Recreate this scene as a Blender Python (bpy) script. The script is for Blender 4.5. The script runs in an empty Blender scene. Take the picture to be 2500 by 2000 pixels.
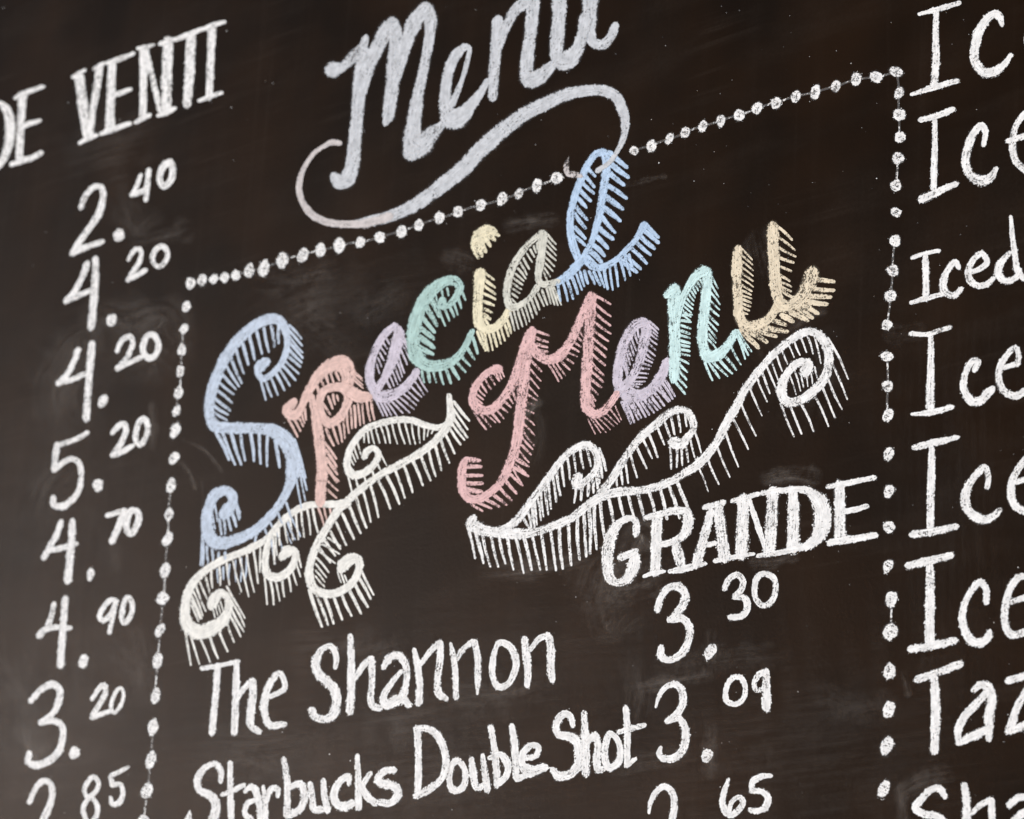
import bpy, math, random
from mathutils import Vector, Matrix, noise

random.seed(7)
scene = bpy.context.scene

# ------------------------------------------------------------------ camera
PW, PH = 2500.0, 2000.0                 # the photograph's own pixel size
LENS = 105.0
YAW, PITCH, ROLL = math.radians(44.2), math.radians(17.4), math.radians(3.36)
DIST = 3.0                              # metres from lens to board on the optical axis
BOARD_Z = 2.05                          # height of the spot the lens points at
fwd = Vector((-math.sin(YAW) * math.cos(PITCH), math.cos(YAW) * math.cos(PITCH), math.sin(PITCH)))
r0 = fwd.cross(Vector((0, 0, 1))).normalized()
u0 = r0.cross(fwd)
cr, sr = math.cos(ROLL), math.sin(ROLL)
right = r0 * cr + u0 * sr
up = u0 * cr - r0 * sr
eye = Vector((0, 0, BOARD_Z)) - fwd * DIST
cam_data = bpy.data.cameras.new("camera")
cam = bpy.data.objects.new("camera", cam_data)
scene.collection.objects.link(cam)
cam.matrix_world = Matrix(((right.x, up.x, -fwd.x, eye.x), (right.y, up.y, -fwd.y, eye.y),
                           (right.z, up.z, -fwd.z, eye.z), (0, 0, 0, 1)))
cam_data.sensor_width = 36
cam_data.lens = LENS
cam_data.clip_start = 0.05
cam_data.clip_end = 2000
scene.camera = cam
FPX = PW * LENS / 36.0


def ray(px, py):
    return right * ((px - PW / 2) / FPX) - up * ((py - PH / 2) / FPX) + fwd


def on_board(px, py, lift=0.0):
    """point of the vertical board (plane y = -lift) that carries this mark"""
    d = ray(px, py)
    t = (-lift - eye.y) / d.y
    return eye + d * t


fp = on_board(1850, 1000)
cam_data.dof.use_dof = True
cam_data.dof.focus_distance = (fp - eye).dot(fwd)
cam_data.dof.aperture_fstop = 7.5

# ------------------------------------------------------------------ sky, sun, exposure
SUN_EL, SUN_AZ = math.radians(6), math.radians(230)    # azimuth clockwise from +y
world = bpy.data.worlds.new("World")
scene.world = world
world.use_nodes = True
wn = world.node_tree
sky = wn.nodes.new("ShaderNodeTexSky")
sky.sky_type = 'NISHITA'
sky.sun_disc = False
sky.sun_elevation = SUN_EL
sky.sun_rotation = SUN_AZ
sky.dust_density = 0.3
sky.ozone_density = 3.0
bg = wn.nodes["Background"]
bg.inputs["Strength"].default_value = 0.05
wn.links.new(sky.outputs["Color"], bg.inputs["Color"])
sun_data = bpy.data.lights.new("sun", 'SUN')
sun_data.energy = 1.5
sun_data.angle = math.radians(14)
sun_data.color = (1.0, 0.985, 0.975)
sun = bpy.data.objects.new("sun", sun_data)
scene.collection.objects.link(sun)
sdir = Vector((math.sin(SUN_AZ) * math.cos(SUN_EL), math.cos(SUN_AZ) * math.cos(SUN_EL), math.sin(SUN_EL)))
sun.rotation_euler = sdir.to_track_quat('Z', 'Y').to_euler()
scene.view_settings.view_transform = 'Standard'
scene.view_settings.look = 'None'
scene.view_settings.gamma = 1.0
scene.view_settings.exposure = 1.58
scene.cycles.transparent_max_bounces = 24


# ------------------------------------------------------------------ materials
def lin(c):
    c = c / 255.0
    return c / 12.92 if c <= 0.04045 else ((c + 0.055) / 1.055) ** 2.4


def srgb(r, g, b, k=1.0):
    m = max(r, g, b)
    r, g, b = [m - (m - c) * 0.66 for c in (r, g, b)]
    return (lin(r) * k, lin(g) * k, lin(b) * k, 1)


class NT:
    def __init__(self, name):
        self.m = bpy.data.materials.new(name)
        self.m.use_nodes = True
        self.t = self.m.node_tree
        for n in list(self.t.nodes):
            self.t.nodes.remove(n)
        self.out = self.t.nodes.new("ShaderNodeOutputMaterial")
        self.tc = self.t.nodes.new("ShaderNodeTexCoord")

    def n(self, kind, **kw):
        nd = self.t.nodes.new(kind)
        for k, v in kw.items():
            setattr(nd, k, v)
        return nd

    def put(self, sock, v):
        if isinstance(v, (int, float, tuple, list)):
            sock.default_value = v
        else:
            self.t.links.new(v, sock)

    def math(self, op, a, b=0.0, clamp=False):
        nd = self.n("ShaderNodeMath", operation=op, use_clamp=clamp)
        self.put(nd.inputs[0], a)
        self.put(nd.inputs[1], b)
        return nd.outputs[0]

    def rng(self, v, a, b, c=0.0, d=1.0, smooth=False):
        nd = self.n("ShaderNodeMapRange")
        nd.interpolation_type = 'SMOOTHSTEP' if smooth else 'LINEAR'
        self.put(nd.inputs[0], v)
        for i, x in enumerate((a, b, c, d)):
            self.put(nd.inputs[i + 1], x)
        return nd.outputs[0]

    def map(self, scale=(1, 1, 1), rot=(0, 0, 0), loc=(0, 0, 0)):
        nd = self.n("ShaderNodeMapping")
        nd.inputs["Scale"].default_value = scale
        nd.inputs["Rotation"].default_value = rot
        nd.inputs["Location"].default_value = loc
        self.t.links.new(self.tc.outputs["Object"], nd.inputs["Vector"])
        return nd.outputs[0]

    def noise(self, vec, scale, detail=3.0, rough=0.55, dist=0.0):
        nd = self.n("ShaderNodeTexNoise")
        self.put(nd.inputs["Vector"], vec)
        nd.inputs["Scale"].default_value = scale
        nd.inputs["Detail"].default_value = detail
        nd.inputs["Roughness"].default_value = rough
        nd.inputs["Distortion"].default_value = dist
        return nd.outputs["Fac"]

    def attr(self, name):
        return self.n("ShaderNodeAttribute", attribute_name=name).outputs["Fac"]

    def mix(self, f, a, b):
        nd = self.n("ShaderNodeMix", data_type='RGBA')
        self.put(nd.inputs["Factor"], f)
        self.put(nd.inputs[6], a)
        self.put(nd.inputs[7], b)
        return nd.outputs[2]


def chalk_material(name, col, grain=1.0, soft=False):
    t = NT(name)
    edge = t.math('MULTIPLY', t.attr("edge"), 1.227)
    dens = t.attr("dens")
    vec = t.map()
    fine = t.noise(vec, 520, 2.0, 0.6)
    mid = t.noise(vec, 190, 2.0, 0.55)
    big = t.noise(vec, 38, 3.0, 0.6)
    rag = t.noise(vec, 300, 2.0, 0.6)
    v = t.math('MULTIPLY', t.math('SUBTRACT', fine, 0.5), 2.3 * grain)
    v = t.math('ADD', v, t.math('MULTIPLY', t.math('SUBTRACT', mid, 0.5), 1.3 * grain))
    v = t.math('ADD', v, t.math('MULTIPLY', t.math('SUBTRACT', big, 0.5), 1.1 * grain))
    at = t.n("ShaderNodeAttribute", attribute_name="stroke")
    mp = t.n("ShaderNodeMapping")
    mp.inputs["Scale"].default_value = (70, 720, 1)
    t.t.links.new(at.outputs["Vector"], mp.inputs["Vector"])
    streak = t.noise(mp.outputs[0], 1.0, 2.0, 0.6)
    v = t.math('ADD', v, t.math('MULTIPLY', t.math('SUBTRACT', streak, 0.5), 1.2 * grain))
    v = t.math('ADD', v, dens)
    e = t.math('ADD', edge, t.math('MULTIPLY', t.math('SUBTRACT', rag, 0.5), 0.45))
    v = t.math('SUBTRACT', v, t.rng(e, 0.76, 1.06, 0.0, 1.2))
    a = t.rng(v, -0.22, 0.2, 0.0, 1.0, True)
    film = t.math('MULTIPLY', t.rng(edge, 0.98, 0.75, 0.0, 0.34), t.rng(dens, 0.0, 0.5, 0.3, 1.0))
    halo = t.math('MULTIPLY', t.rng(edge, 1.2, 0.8, 0.0, 0.10, True), t.rng(fine, 0.35, 0.65, 0.3, 1.0))
    alpha = t.math('MAXIMUM', t.math('MAXIMUM', a, film), halo)
    pale = tuple(min(1.0, c * 1.10) for c in col[:3]) + (1,)
    dark = tuple(c * 0.78 for c in col[:3]) + (1,)
    c = t.mix(t.rng(t.math('ADD', t.noise(vec, 120, 3.0, 0.6), t.math('MULTIPLY', streak, 0.8)), 0.7, 1.1), dark, pale)
    bsdf = t.n("ShaderNodeBsdfDiffuse")
    t.put(bsdf.inputs["Color"], c)
    bsdf.inputs["Roughness"].default_value = 0.0
    bump = t.n("ShaderNodeBump")
    bump.inputs["Strength"].default_value = 0.25
    bump.inputs["Distance"].default_value = 0.0006
    t.put(bump.inputs["Height"], fine)
    t.t.links.new(bump.outputs[0], bsdf.inputs["Normal"])
    tr = t.n("ShaderNodeBsdfTransparent")
    mx = t.n("ShaderNodeMixShader")
    t.put(mx.inputs[0], alpha)
    t.t.links.new(tr.outputs[0], mx.inputs[1])
    t.t.links.new(bsdf.outputs[0], mx.inputs[2])
    t.t.links.new(mx.outputs[0], t.out.inputs["Surface"])
    return t.m


def dust_sheen_material(name, col):
    """loose chalk dust rubbed into the board: soft, streaky, thin; also carries the painted sheen"""
    t = NT(name)
    edge = t.attr("edge")
    dens = t.attr("dens")
    vec = t.map()
    w = t.noise(t.map(scale=(1, 1, 1)), 16, 4.0, 0.6, 0.6)
    f = t.noise(vec, 150, 3.0, 0.65)
    at = t.n("ShaderNodeAttribute", attribute_name="stroke")
    mp = t.n("ShaderNodeMapping")
    mp.inputs["Scale"].default_value = (14, 170, 1)
    t.t.links.new(at.outputs["Vector"], mp.inputs["Vector"])
    st = t.noise(mp.outputs[0], 1.0, 3.0, 0.6)
    v = t.math('ADD', t.math('ADD', t.math('MULTIPLY', w, 0.8), t.math('MULTIPLY', st, 0.8)), t.math('MULTIPLY', f, 0.45))
    v = t.rng(v, 0.78, 1.45, 0.0, 1.0, True)
    fall = t.rng(t.math('ADD', edge, t.math('MULTIPLY', t.math('SUBTRACT', w, 0.5), 0.9)), 0.95, 0.0, 0.0, 1.0, True)
    fall = t.math('MULTIPLY', fall, t.rng(edge, 1.0, 0.75, 0.0, 1.0, True))
    alpha = t.math('MULTIPLY', t.math('MULTIPLY', v, fall), dens)
    bsdf = t.n("ShaderNodeBsdfDiffuse")
    bsdf.inputs["Color"].default_value = col
    tr = t.n("ShaderNodeBsdfTransparent")
    mx = t.n("ShaderNodeMixShader")
    t.put(mx.inputs[0], alpha)
    t.t.links.new(tr.outputs[0], mx.inputs[1])
    t.t.links.new(bsdf.outputs[0], mx.inputs[2])
    t.t.links.new(mx.outputs[0], t.out.inputs["Surface"])
    return t.m


def board_material():
    t = NT("blackboard_paint")
    vec = t.map()
    # dry-wiped residue: soft clouds drawn out along the wiping direction, tilted like the lines of writing
    wipe = t.noise(t.map(scale=(1.0, 1, 4.5), rot=(0, math.radians(3), 0)), 5.0, 5.0, 0.6, 0.4)
    vert = t.noise(t.map(scale=(9.0, 1, 0.7)), 3.0, 4.0, 0.55, 0.2)
    cloud = t.noise(vec, 3.2, 4.0, 0.6, 0.3)
    fine = t.noise(vec, 260, 3.0, 0.7)
    hue = t.noise(t.map(loc=(3, 1, 7)), 7.0, 3.0, 0.5)
    base = t.mix(t.rng(hue, 0.35, 0.68), (0.0070, 0.0043, 0.0028, 1), (0.0142, 0.0072, 0.0037, 1))
    tilt = math.radians(2)
    lines = t.noise(t.map(scale=(3.0, 1, 75.0), rot=(0, tilt, 0)), 1.0, 3.0, 0.65, 0.3)
    lines2 = t.noise(t.map(scale=(60.0, 1, 2.2), rot=(0, math.radians(4), 0)), 1.0, 3.0, 0.6, 0.2)
    patch = t.rng(t.noise(t.map(loc=(9, 2, 4)), 4.5, 3.0, 0.55), 0.48, 0.66, 0, 1, True)
    dust = t.math('ADD', t.math('MULTIPLY', t.rng(wipe, 0.45, 0.8, 0, 1, True), 0.45),
                  t.math('ADD', t.math('MULTIPLY', t.rng(vert, 0.5, 0.8, 0, 1, True), 0.25),
                         t.math('MULTIPLY', t.rng(cloud, 0.45, 0.75, 0, 1, True), 0.40)))
    dust = t.math('ADD', dust, t.math('MULTIPLY', patch, t.math('MULTIPLY', t.rng(lines, 0.5, 0.72, 0, 1, True), 0.9)))
    dust = t.math('ADD', dust, t.math('MULTIPLY', t.rng(lines2, 0.56, 0.75, 0, 1, True), 0.30))
    dust = t.math('MULTIPLY', dust, t.rng(fine, 0.3, 0.7, 0.45, 1.35))
    col = t.mix(t.math('MULTIPLY', dust, 0.016), base, (0.62, 0.50, 0.42, 1))
    p = t.n("ShaderNodeBsdfPrincipled")
    t.put(p.inputs["Base Color"], col)
    t.put(p.inputs["Roughness"], t.rng(cloud, 0.3, 0.7, 0.35, 0.39))
    p.inputs["Specular IOR Level"].default_value = 0.0155
    p.inputs["Specular Tint"].default_value = (1.0, 0.55, 0.34, 1)
    bump = t.n("ShaderNodeBump")
    bump.inputs["Strength"].default_value = 0.12
    bump.inputs["Distance"].default_value = 0.0008
    t.put(bump.inputs["Height"], fine)
    t.t.links.new(bump.outputs[0], p.inputs["Normal"])
    t.t.links.new(p.outputs[0], t.out.inputs["Surface"])
    return t.m


K = dict(
    white=chalk_material("white_chalk", srgb(248, 245, 245, 0.93), 1.35),
    cream_white=chalk_material("warm_white_chalk", srgb(247, 243, 236, 0.92), 0.9),
    silver=chalk_material("silver_chalk", srgb(207, 210, 219, 0.92), 0.9),
    rosy=chalk_material("rosy_white_chalk", srgb(216, 204, 204, 0.9), 0.9),
    sky_grey=chalk_material("pale_blue_chalk", srgb(190, 207, 234, 0.92), 0.8),
    salmon=chalk_material("salmon_chalk", srgb(238, 186, 174, 0.9), 0.75),
    lilac=chalk_material("lilac_chalk", srgb(216, 202, 224, 0.9), 1.05),
    mint=chalk_material("mint_chalk", srgb(172, 216, 210, 0.9), 0.85),
    aqua=chalk_material("aqua_chalk", srgb(200, 241, 242, 0.94), 1.05),
    cream=chalk_material("cream_chalk", srgb(244, 229, 186, 0.92)),
    bone=chalk_material("bone_chalk", srgb(226, 223, 208, 0.9)),
    blue=chalk_material("sky_blue_chalk", srgb(168, 202, 244, 0.92), 0.95),
    pink=chalk_material("pink_chalk", srgb(238, 176, 176, 0.9), 1.1),
    peach=chalk_material("peach_chalk", srgb(238, 215, 178, 0.92), 1.2),
)
DUST_AND_SHEEN = dust_sheen_material("chalk_dust_and_sheen", (0.60, 0.525, 0.475, 1))
BOARD = board_material()

# ------------------------------------------------------------------ the board
pts = [on_board(x, y) for x in (0, PW) for y in (0, PH)]
X0 = min(p.x for p in pts) - 0.55
X1 = max(p.x for p in pts) + 0.45
Z0 = min(p.z for p in pts) - 0.35
Z1 = max(p.z for p in pts) + 0.40
BASE = Vector(((X0 + X1) / 2, 0, Z0))
board = bpy.data.objects.new("chalkboard", None)
scene.collection.objects.link(board)
board.location = BASE
board["label"] = "dark brown-black chalkboard lettered with a hand-drawn chalk menu"
board["category"] = "chalkboard"


def link_mesh(name, verts, faces, mat, parent, edge=None, dens=None, label=None, sv=None):
    me = bpy.data.meshes.new(name)
    me.from_pydata([tuple(v) for v in verts], [], faces)
    if edge is not None:
        a = me.attributes.new("edge", 'FLOAT', 'POINT')
        a.data.foreach_set("value", edge)
        b = me.attributes.new("dens", 'FLOAT', 'POINT')
        b.data.foreach_set("value", dens)
    if sv:
        c = me.attributes.new("stroke", 'FLOAT_VECTOR', 'POINT')
        c.data.foreach_set("vector", [q for t in sv for q in t])
    me.materials.append(mat)
    me.update()
    o = bpy.data.objects.new(name, me)
    scene.collection.objects.link(o)
    o.parent = parent
    if label:
        o["label"] = label
    return o


w2, th = (X1 - X0) / 2, 0.018
bv, bf = [], []
bev = 0.003
for (yy, ins) in ((0.0, bev), (bev, 0.0), (th, 0.0)):
    for sx, sz in ((-1, 0), (1, 0), (1, 1), (-1, 1)):
        bv.append((sx * (w2 - ins), yy, (ins if sz == 0 else (Z1 - Z0) - ins)))
bf.append((0, 1, 2, 3))
for k in (0, 4):
    for i in range(4):
        j = (i + 1) % 4
        bf.append((k + i, k + 4 + i, k + 4 + j, k + j))
bf.append((8, 11, 10, 9))
link_mesh("panel", bv, bf, BOARD, board)

# ------------------------------------------------------------------ chalk strokes
CR = [0, 0, 1.0]
cur = dict(part=None, col='white', dens=0.34)
LIFT0 = 0.0002
layer = [0]


def crop(x0, y0, w):
    CR[0], CR[1], CR[2] = x0, y0, w / 2156.0


def P(tok, w):
    q = [float(v) for v in tok.split(',')]
    return (CR[0] + q[0] * CR[2], CR[1] + q[1] * CR[2], (q[2] if len(q) > 2 else w) * CR[2])


def spline(pts, step=5.0):
    if len(pts) == 2:
        pts = [pts[0], tuple((a + b) / 2 for a, b in zip(*pts)), pts[1]]
    n = len(pts)
    closed = math.hypot(pts[0][0] - pts[-1][0], pts[0][1] - pts[-1][1]) < 6 and n > 4
    out = []
    for i in range(n - 1):
        p1, p2 = pts[i], pts[i + 1]
        if closed:
            p0 = pts[i - 1] if i > 0 else pts[n - 2]
            p3 = pts[i + 2] if i + 2 < n else pts[1]
        else:
            p0 = pts[i - 1] if i > 0 else tuple(2 * a - b for a, b in zip(p1, p2))
            p3 = pts[i + 2] if i + 2 < n else tuple(2 * b - a for a, b in zip(p1, p2))

        def tk(a, b):
            return max(1e-3, math.hypot(a[0] - b[0], a[1] - b[1]) ** 0.5)
        t0 = 0.0
        t1 = t0 + tk(p0, p1)
        t2 = t1 + tk(p1, p2)
        t3 = t2 + tk(p2, p3)
        m = max(2, int(math.hypot(p2[0] - p1[0], p2[1] - p1[1]) / step))
        for s in range(m):
            t = t1 + (t2 - t1) * s / m
            r = []
            for c in range(2):
                a1 = (t1 - t) / (t1 - t0) * p0[c] + (t - t0) / (t1 - t0) * p1[c]
                a2 = (t2 - t) / (t2 - t1) * p1[c] + (t - t1) / (t2 - t1) * p2[c]
                a3 = (t3 - t) / (t3 - t2) * p2[c] + (t - t2) / (t3 - t2) * p3[c]
                b1 = (t2 - t) / (t2 - t0) * a1 + (t - t0) / (t2 - t0) * a2
                b2 = (t3 - t) / (t3 - t1) * a2 + (t - t1) / (t3 - t1) * a3
                r.append((t2 - t) / (t2 - t1) * b1 + (t - t1) / (t2 - t1) * b2)
            u = s / m
            u = u * u * (3 - 2 * u)
            out.append((r[0], r[1], p1[2] * (1 - u) + p2[2] * u))
    out.append(pts[-1])
    return out


ACROSS = (-1.0, -0.86, -0.45, 0.0, 0.45, 0.86, 1.0)


class Ink:
    """collects ribbons of one letter / digit / hatching and links them as one mesh"""

    def __init__(self):
        self.v, self.f, self.e, self.d, self.s = [], [], [], [], []

    def ribbon(self, pts, dens, grow=1.35, wob=0.05, cap=0.5, step=5.0, soft=False):
        pts = spline(pts, step)
        layer[0] = (layer[0] + 1) % 24
        lift = LIFT0 + layer[0] * 1.0e-5
        n = len(pts)
        seed = random.uniform(0, 500)
        rows = []

        def frame(i):
            a, b = pts[max(0, i - 1)], pts[min(n - 1, i + 1)]
            dx, dy = b[0] - a[0], b[1] - a[1]
            L = math.hypot(dx, dy) or 1.0
            return dx / L, dy / L
        # rounded caps
        tx, ty = frame(0)
        r = pts[0][2] / 2 * grow
        for a in (0.98, 0.85, 0.55):
            k = math.sqrt(1 - a * a)
            rows.append((pts[0][0] - tx * r * a * cap * 2, pts[0][1] - ty * r * a * cap * 2, r * k, tx, ty, a))
        for i in range(n):
            tx, ty = frame(i)
            ww = pts[i][2] / 2 * grow * (1 + wob * 2 * noise.noise((i * 0.35, seed, 0)))
            rows.append((pts[i][0], pts[i][1], ww, tx, ty, 0.0))
        tx, ty = frame(n - 1)
        r = pts[-1][2] / 2 * grow
        for a in (0.55, 0.85, 0.98):
            k = math.sqrt(1 - a * a)
            rows.append((pts[-1][0] + tx * r * a * cap * 2, pts[-1][1] + ty * r * a * cap * 2, r * k, tx, ty, a))
        b0 = len(self.v)
        m = len(ACROSS)
        nr = len(rows)
        run, lastp = random.uniform(0, 9000), rows[0]
        for ri, (x, y, hw, tx, ty, ce) in enumerate(rows):
            run += math.hypot(x - lastp[0], y - lastp[1])
            lastp = (x, y)
            lf = lift + 1.6e-5 * ri / nr + cur.get('over', 0.0)
            if soft:
                s = ri / (nr - 1)
                ce = abs(2 * s - 1) ** 1.5
            for a in ACROSS:
                q = on_board(x - ty * a * hw, y + tx * a * hw, lf)
                self.v.append(q - BASE)
                self.e.append(min(1.0, math.sqrt(a * a + ce * ce) if not soft else max(abs(a), ce)))
                self.d.append(dens if soft else dens + 0.26 * noise.noise((run * 0.022, seed, 1.7)) + 0.06)
                self.s.append((run * 0.00045, a * hw * 0.00045, seed))
        for i in range(nr - 1):
            for j in range(m - 1):
                k = b0 + i * m + j
                self.f.append((k, k + m, k + m + 1, k + 1))

    def blob(self, x, y, rx, ry, tilt, dens, hollow=0.0):
        layer[0] = (layer[0] + 1) % 24
        lift = LIFT0 + layer[0] * 1.0e-5
        seed = random.uniform(0, 500)
        N = 18
        b0 = len(self.v)
        ct, st = math.cos(tilt), math.sin(tilt)
        self.v.append(on_board(x, y, lift) - BASE)
        self.e.append(0.25)
        self.d.append(dens - hollow)
        self.s.append((seed, 0, seed))
        for r, e in ((0.55, 0.0), (0.9, 0.59), (1.1, 0.83), (1.35, 1.0)):
            for k in range(N):
                a = 2 * math.pi * k / N
                g = r * (1 + 0.20 * noise.noise((math.cos(a) * 1.1 + seed, math.sin(a) * 1.1, r * 0.2)))
                px, py = rx * g * math.cos(a), ry * g * math.sin(a)
                self.v.append(on_board(x + px * ct - py * st, y + px * st + py * ct, lift) - BASE)
                self.e.append(e)
                self.d.append(dens - (0.25 * hollow if r < 0.6 else 0.0))
                self.s.append((seed + px * 0.00045, py * 0.00045, seed))
        for k in range(N):
            j = (k + 1) % N
            self.f.append((b0, b0 + 1 + j, b0 + 1 + k))
            for q in (0, 1, 2):
                s = b0 + 1 + q * N
                self.f.append((s + k, s + j, s + N + j, s + N + k))

    def make(self, name, col, parent, label=None, mat=None):
        if not self.v:
            return None
        o = link_mesh(name, self.v, self.f, mat or K[col], parent, self.e, self.d, label, self.s)
        self.__init__()
        return o


def part(name, label, col='white', dens=0.34):
    e = bpy.data.objects.new(name, None)
    scene.collection.objects.link(e)
    e.parent = board
    e["label"] = label
    cur.update(part=e, col=col, dens=dens)
    return e


def glyph(strokes, name='letter', col=None, dens=None, label=None, w=50):
    """one letter: strokes separated by '/', points 'x,y[,width]'"""
    ink = Ink()
    base = cur['dens'] if dens is None else dens
    for s in strokes.split('/'):
        toks = s.split()
        if toks[0].startswith('w'):
            ww = float(toks[0][1:])
            toks = toks[1:]
        else:
            ww = w
        ink.ribbon([P(t, ww) for t in toks], base + random.uniform(-0.07, 0.07))
    return ink.make(name, col or cur['col'], cur['part'], label)


def along(path, n):
    """n points spread evenly (by index of the traced tips) along a polyline"""
    out = []
    m = len(path) - 1
    for i in range(n):
        t = m * i / (n - 1) if n > 1 else 0
        k = min(m - 1, int(t))
        f = t - k
        out.append((path[k][0] + (path[k + 1][0] - path[k][0]) * f, path[k][1] + (path[k + 1][1] - path[k][1]) * f))
    return out


def hatch(specs, col=None, dens=None, label=None):
    """shading strokes: 'n width | start path | end path' groups separated by '/'"""
    ink = Ink()
    base = (cur['dens'] if dens is None else dens)
    for g in specs.split('/'):
        hd, a, b = g.split('|')
        n, w = hd.split()
        n, w = int(n), float(w) * CR[2] * (1.3 if float(w) >= 36 else 1.0)
        A = [P(t, 1)[:2] for t in a.split()]
        B = [P(t, 1)[:2] for t in b.split()]
        A, B = along(A, n), along(B, n)
        for p, q in zip(A, B):
            L = math.hypot(q[0] - p[0], q[1] - p[1])
            j = 0.035 * L
            k = 0.10
            p = (p[0] + (p[0] - q[0]) * k, p[1] + (p[1] - q[1]) * k)
            q = (q[0] + random.uniform(-j, j), q[1] + random.uniform(-1.5 * j, 1.2 * j))
            bow = random.uniform(-0.03, 0.03) * L
            mx = (p[0] + q[0]) / 2 + (q[1] - p[1]) / (L or 1) * bow
            my = (p[1] + q[1]) / 2 - (q[0] - p[0]) / (L or 1) * bow
            ww = w * random.uniform(0.72, 0.98)
            ink.ribbon([(p[0], p[1], ww), (mx, my, ww * random.uniform(0.9, 1.08)), (q[0], q[1], ww * 0.72)],
                       base - random.uniform(-0.02, 0.20), step=8.0)
    return ink.make("hatching", col or cur['col'], cur['part'], label)


def dot(x, y, rx, ry, name='dot', tilt=0.35, dens=None):
    ink = Ink()
    ink.blob(CR[0] + x * CR[2], CR[1] + y * CR[2], rx * CR[2], ry * CR[2], tilt,
             (cur['dens'] if dens is None else dens) + random.uniform(-0.06, 0.06),
             0.0 if name != 'dot' else (0.62 if CR[0] + x * CR[2] > 1200 else 0.25) * random.uniform(0.4, 1.1))
    return ink.make(name, cur['col'], cur['part'])


# ---- column heading at the left: DE VENTI
crop(0, 0, 625)
part("column_heading", "white chalk capitals DE VENTI, cut off at the left edge", 'white', 0.36)
glyph("-60,860,34 0,868,43 60,930,77 85,1050,86 78,1180,82 50,1290,73 0,1385,52 -60,1440,34")
glyph("192,800,69 178,1000,60 168,1200,64 163,1350,60/130,825,34 200,790,43 290,755,39 365,730,30/"
      "205,1060,43 270,1035,43 340,1015,30/95,1385,43 180,1355,52 270,1330,47 350,1285,39")
glyph("668,640,82 695,880,82 725,1130,64/615,650,34 715,590,30/840,560,64 815,740,60 780,930,60 755,1130,64/"
      "795,580,39 875,535,34/670,1205,30 740,1165,47 810,1140,39")
glyph("945,550,69 932,800,71 925,1090,77/910,530,43 1000,500,43 1125,450,34/965,800,43 1040,775,43 1100,750,34/"
      "850,1130,30 930,1095,52 1020,1065,43 1095,1040,39")
glyph("1215,420,77 1208,700,60 1203,985,60/1165,410,34 1290,380,30/1140,1035,30 1200,1000,43 1260,970,39/"
      "1225,440,60 1290,680,47 1345,930,43/1415,350,90 1405,620,86 1398,920,86/1350,370,39 1470,330,39/"
      "1330,975,30 1400,945,52 1470,915,39")
glyph("1608,310,82 1597,600,82 1575,880,73/1480,335,39 1580,295,47 1700,245,34")
glyph("1783,250,73 1775,500,64 1762,820,60/1690,255,34 1790,215,43 1890,185,34/1675,850,30 1770,815,43 1865,780,34")

# ---- prices of the left column
crop(0, 380, 625)
part("price", "white chalk price 2.40, topmost of the left column", 'white', 0.42)
glyph("680,440,45 715,350,45 790,265,50 850,265,50 870,340,50 825,500,60 730,640,55 650,750,50 605,830,40/"
      "605,830,45 700,780,50 860,725,45", 'digit')
dot(1000, 670, 46, 52, 'decimal_point')
glyph("1185,165,35 1150,260,40 1110,335,35/1110,335,40 1180,310,50 1235,280,40/1255,120,40 1240,250,50 1228,375,40", 'digit')
glyph("w55 1440,60 1455,140 1430,220 1380,262 1345,215 1350,140 1395,70 1440,60", 'digit')
part("price", "white chalk price 4.20, second from the top of the left column", 'white', 0.42)
glyph("735,905,50 680,1050,50 610,1170,50 555,1225,50/555,1225,50 660,1180,45 770,1135,45/"
      "805,870,55 800,1050,60 785,1250,60 765,1450,60", 'digit')
dot(937, 1385, 42, 58, 'decimal_point')
glyph("1080,880,30 1130,800,40 1175,785,40 1190,830,40 1160,920,40 1110,990,45 1080,1050,40/1080,1045,45 1150,1010,45 1225,965,40", 'digit')
glyph("w45 1375,765 1410,820 1395,890 1340,935 1290,900 1290,830 1330,775 1375,765", 'digit')
crop(0, 800, 625)
part("price", "white chalk price 4.20, third from the top of the left column", 'white', 0.42)
glyph("660,185,45 620,290,45 560,400,45 490,470,45/490,470,45 600,440,45 730,385,45/775,140,60 760,300,60 745,500,60 725,770,60", 'digit')
dot(867, 620, 36, 58, 'decimal_point')
glyph("985,200,35 1030,105,45 1090,75,45 1120,120,45 1085,220,45 1040,290,45 990,340,45/985,350,40 1080,300,40 1190,250,40", 'digit')
glyph("w50 1290,60 1335,140 1310,230 1250,260 1205,200 1215,120 1250,65 1290,60", 'digit')
part("price", "white chalk price 5.20, the only one beginning with 5", 'white', 0.42)
glyph("735,885,40 640,940,45 490,990,45/480,985,50 465,1090,50 455,1190,50/"
      "455,1200,45 530,1140,45 600,1105,50 660,1130,50 685,1230,45 670,1350,45 610,1450,50 510,1510,55 450,1490,55 450,1430,45", 'digit')
dot(825, 1330, 42, 52, 'decimal_point')
glyph("945,890,35 1010,820,50 1050,810,50 1060,870,50 1020,970,50 960,1060,55/950,1075,50 1040,1040,50 1115,995,40", 'digit')
glyph("w50 1215,770 1245,830 1230,920 1180,990 1145,950 1150,860 1180,785 1215,770", 'digit')
crop(0, 1200, 625)
part("price", "white chalk price 4.70 in the left column", 'white', 0.42)
glyph("515,255,45 475,370,50 420,460,50 370,560,50/400,500,45 500,480,50 640,440,45/610,250,55 605,400,60 590,560,65 570,750,70", 'digit')
dot(762, 700, 33, 54, 'decimal_point', 0.1)
glyph("905,205,40 980,180,45 1045,160,45/1045,160,50 1000,290,50 945,420,60", 'digit')
glyph("w55 1140,160 1170,210 1145,300 1100,360 1065,310 1075,220 1105,165 1140,160", 'digit')
part("price", "white chalk price 4.90 in the left column", 'white', 0.42)
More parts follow.
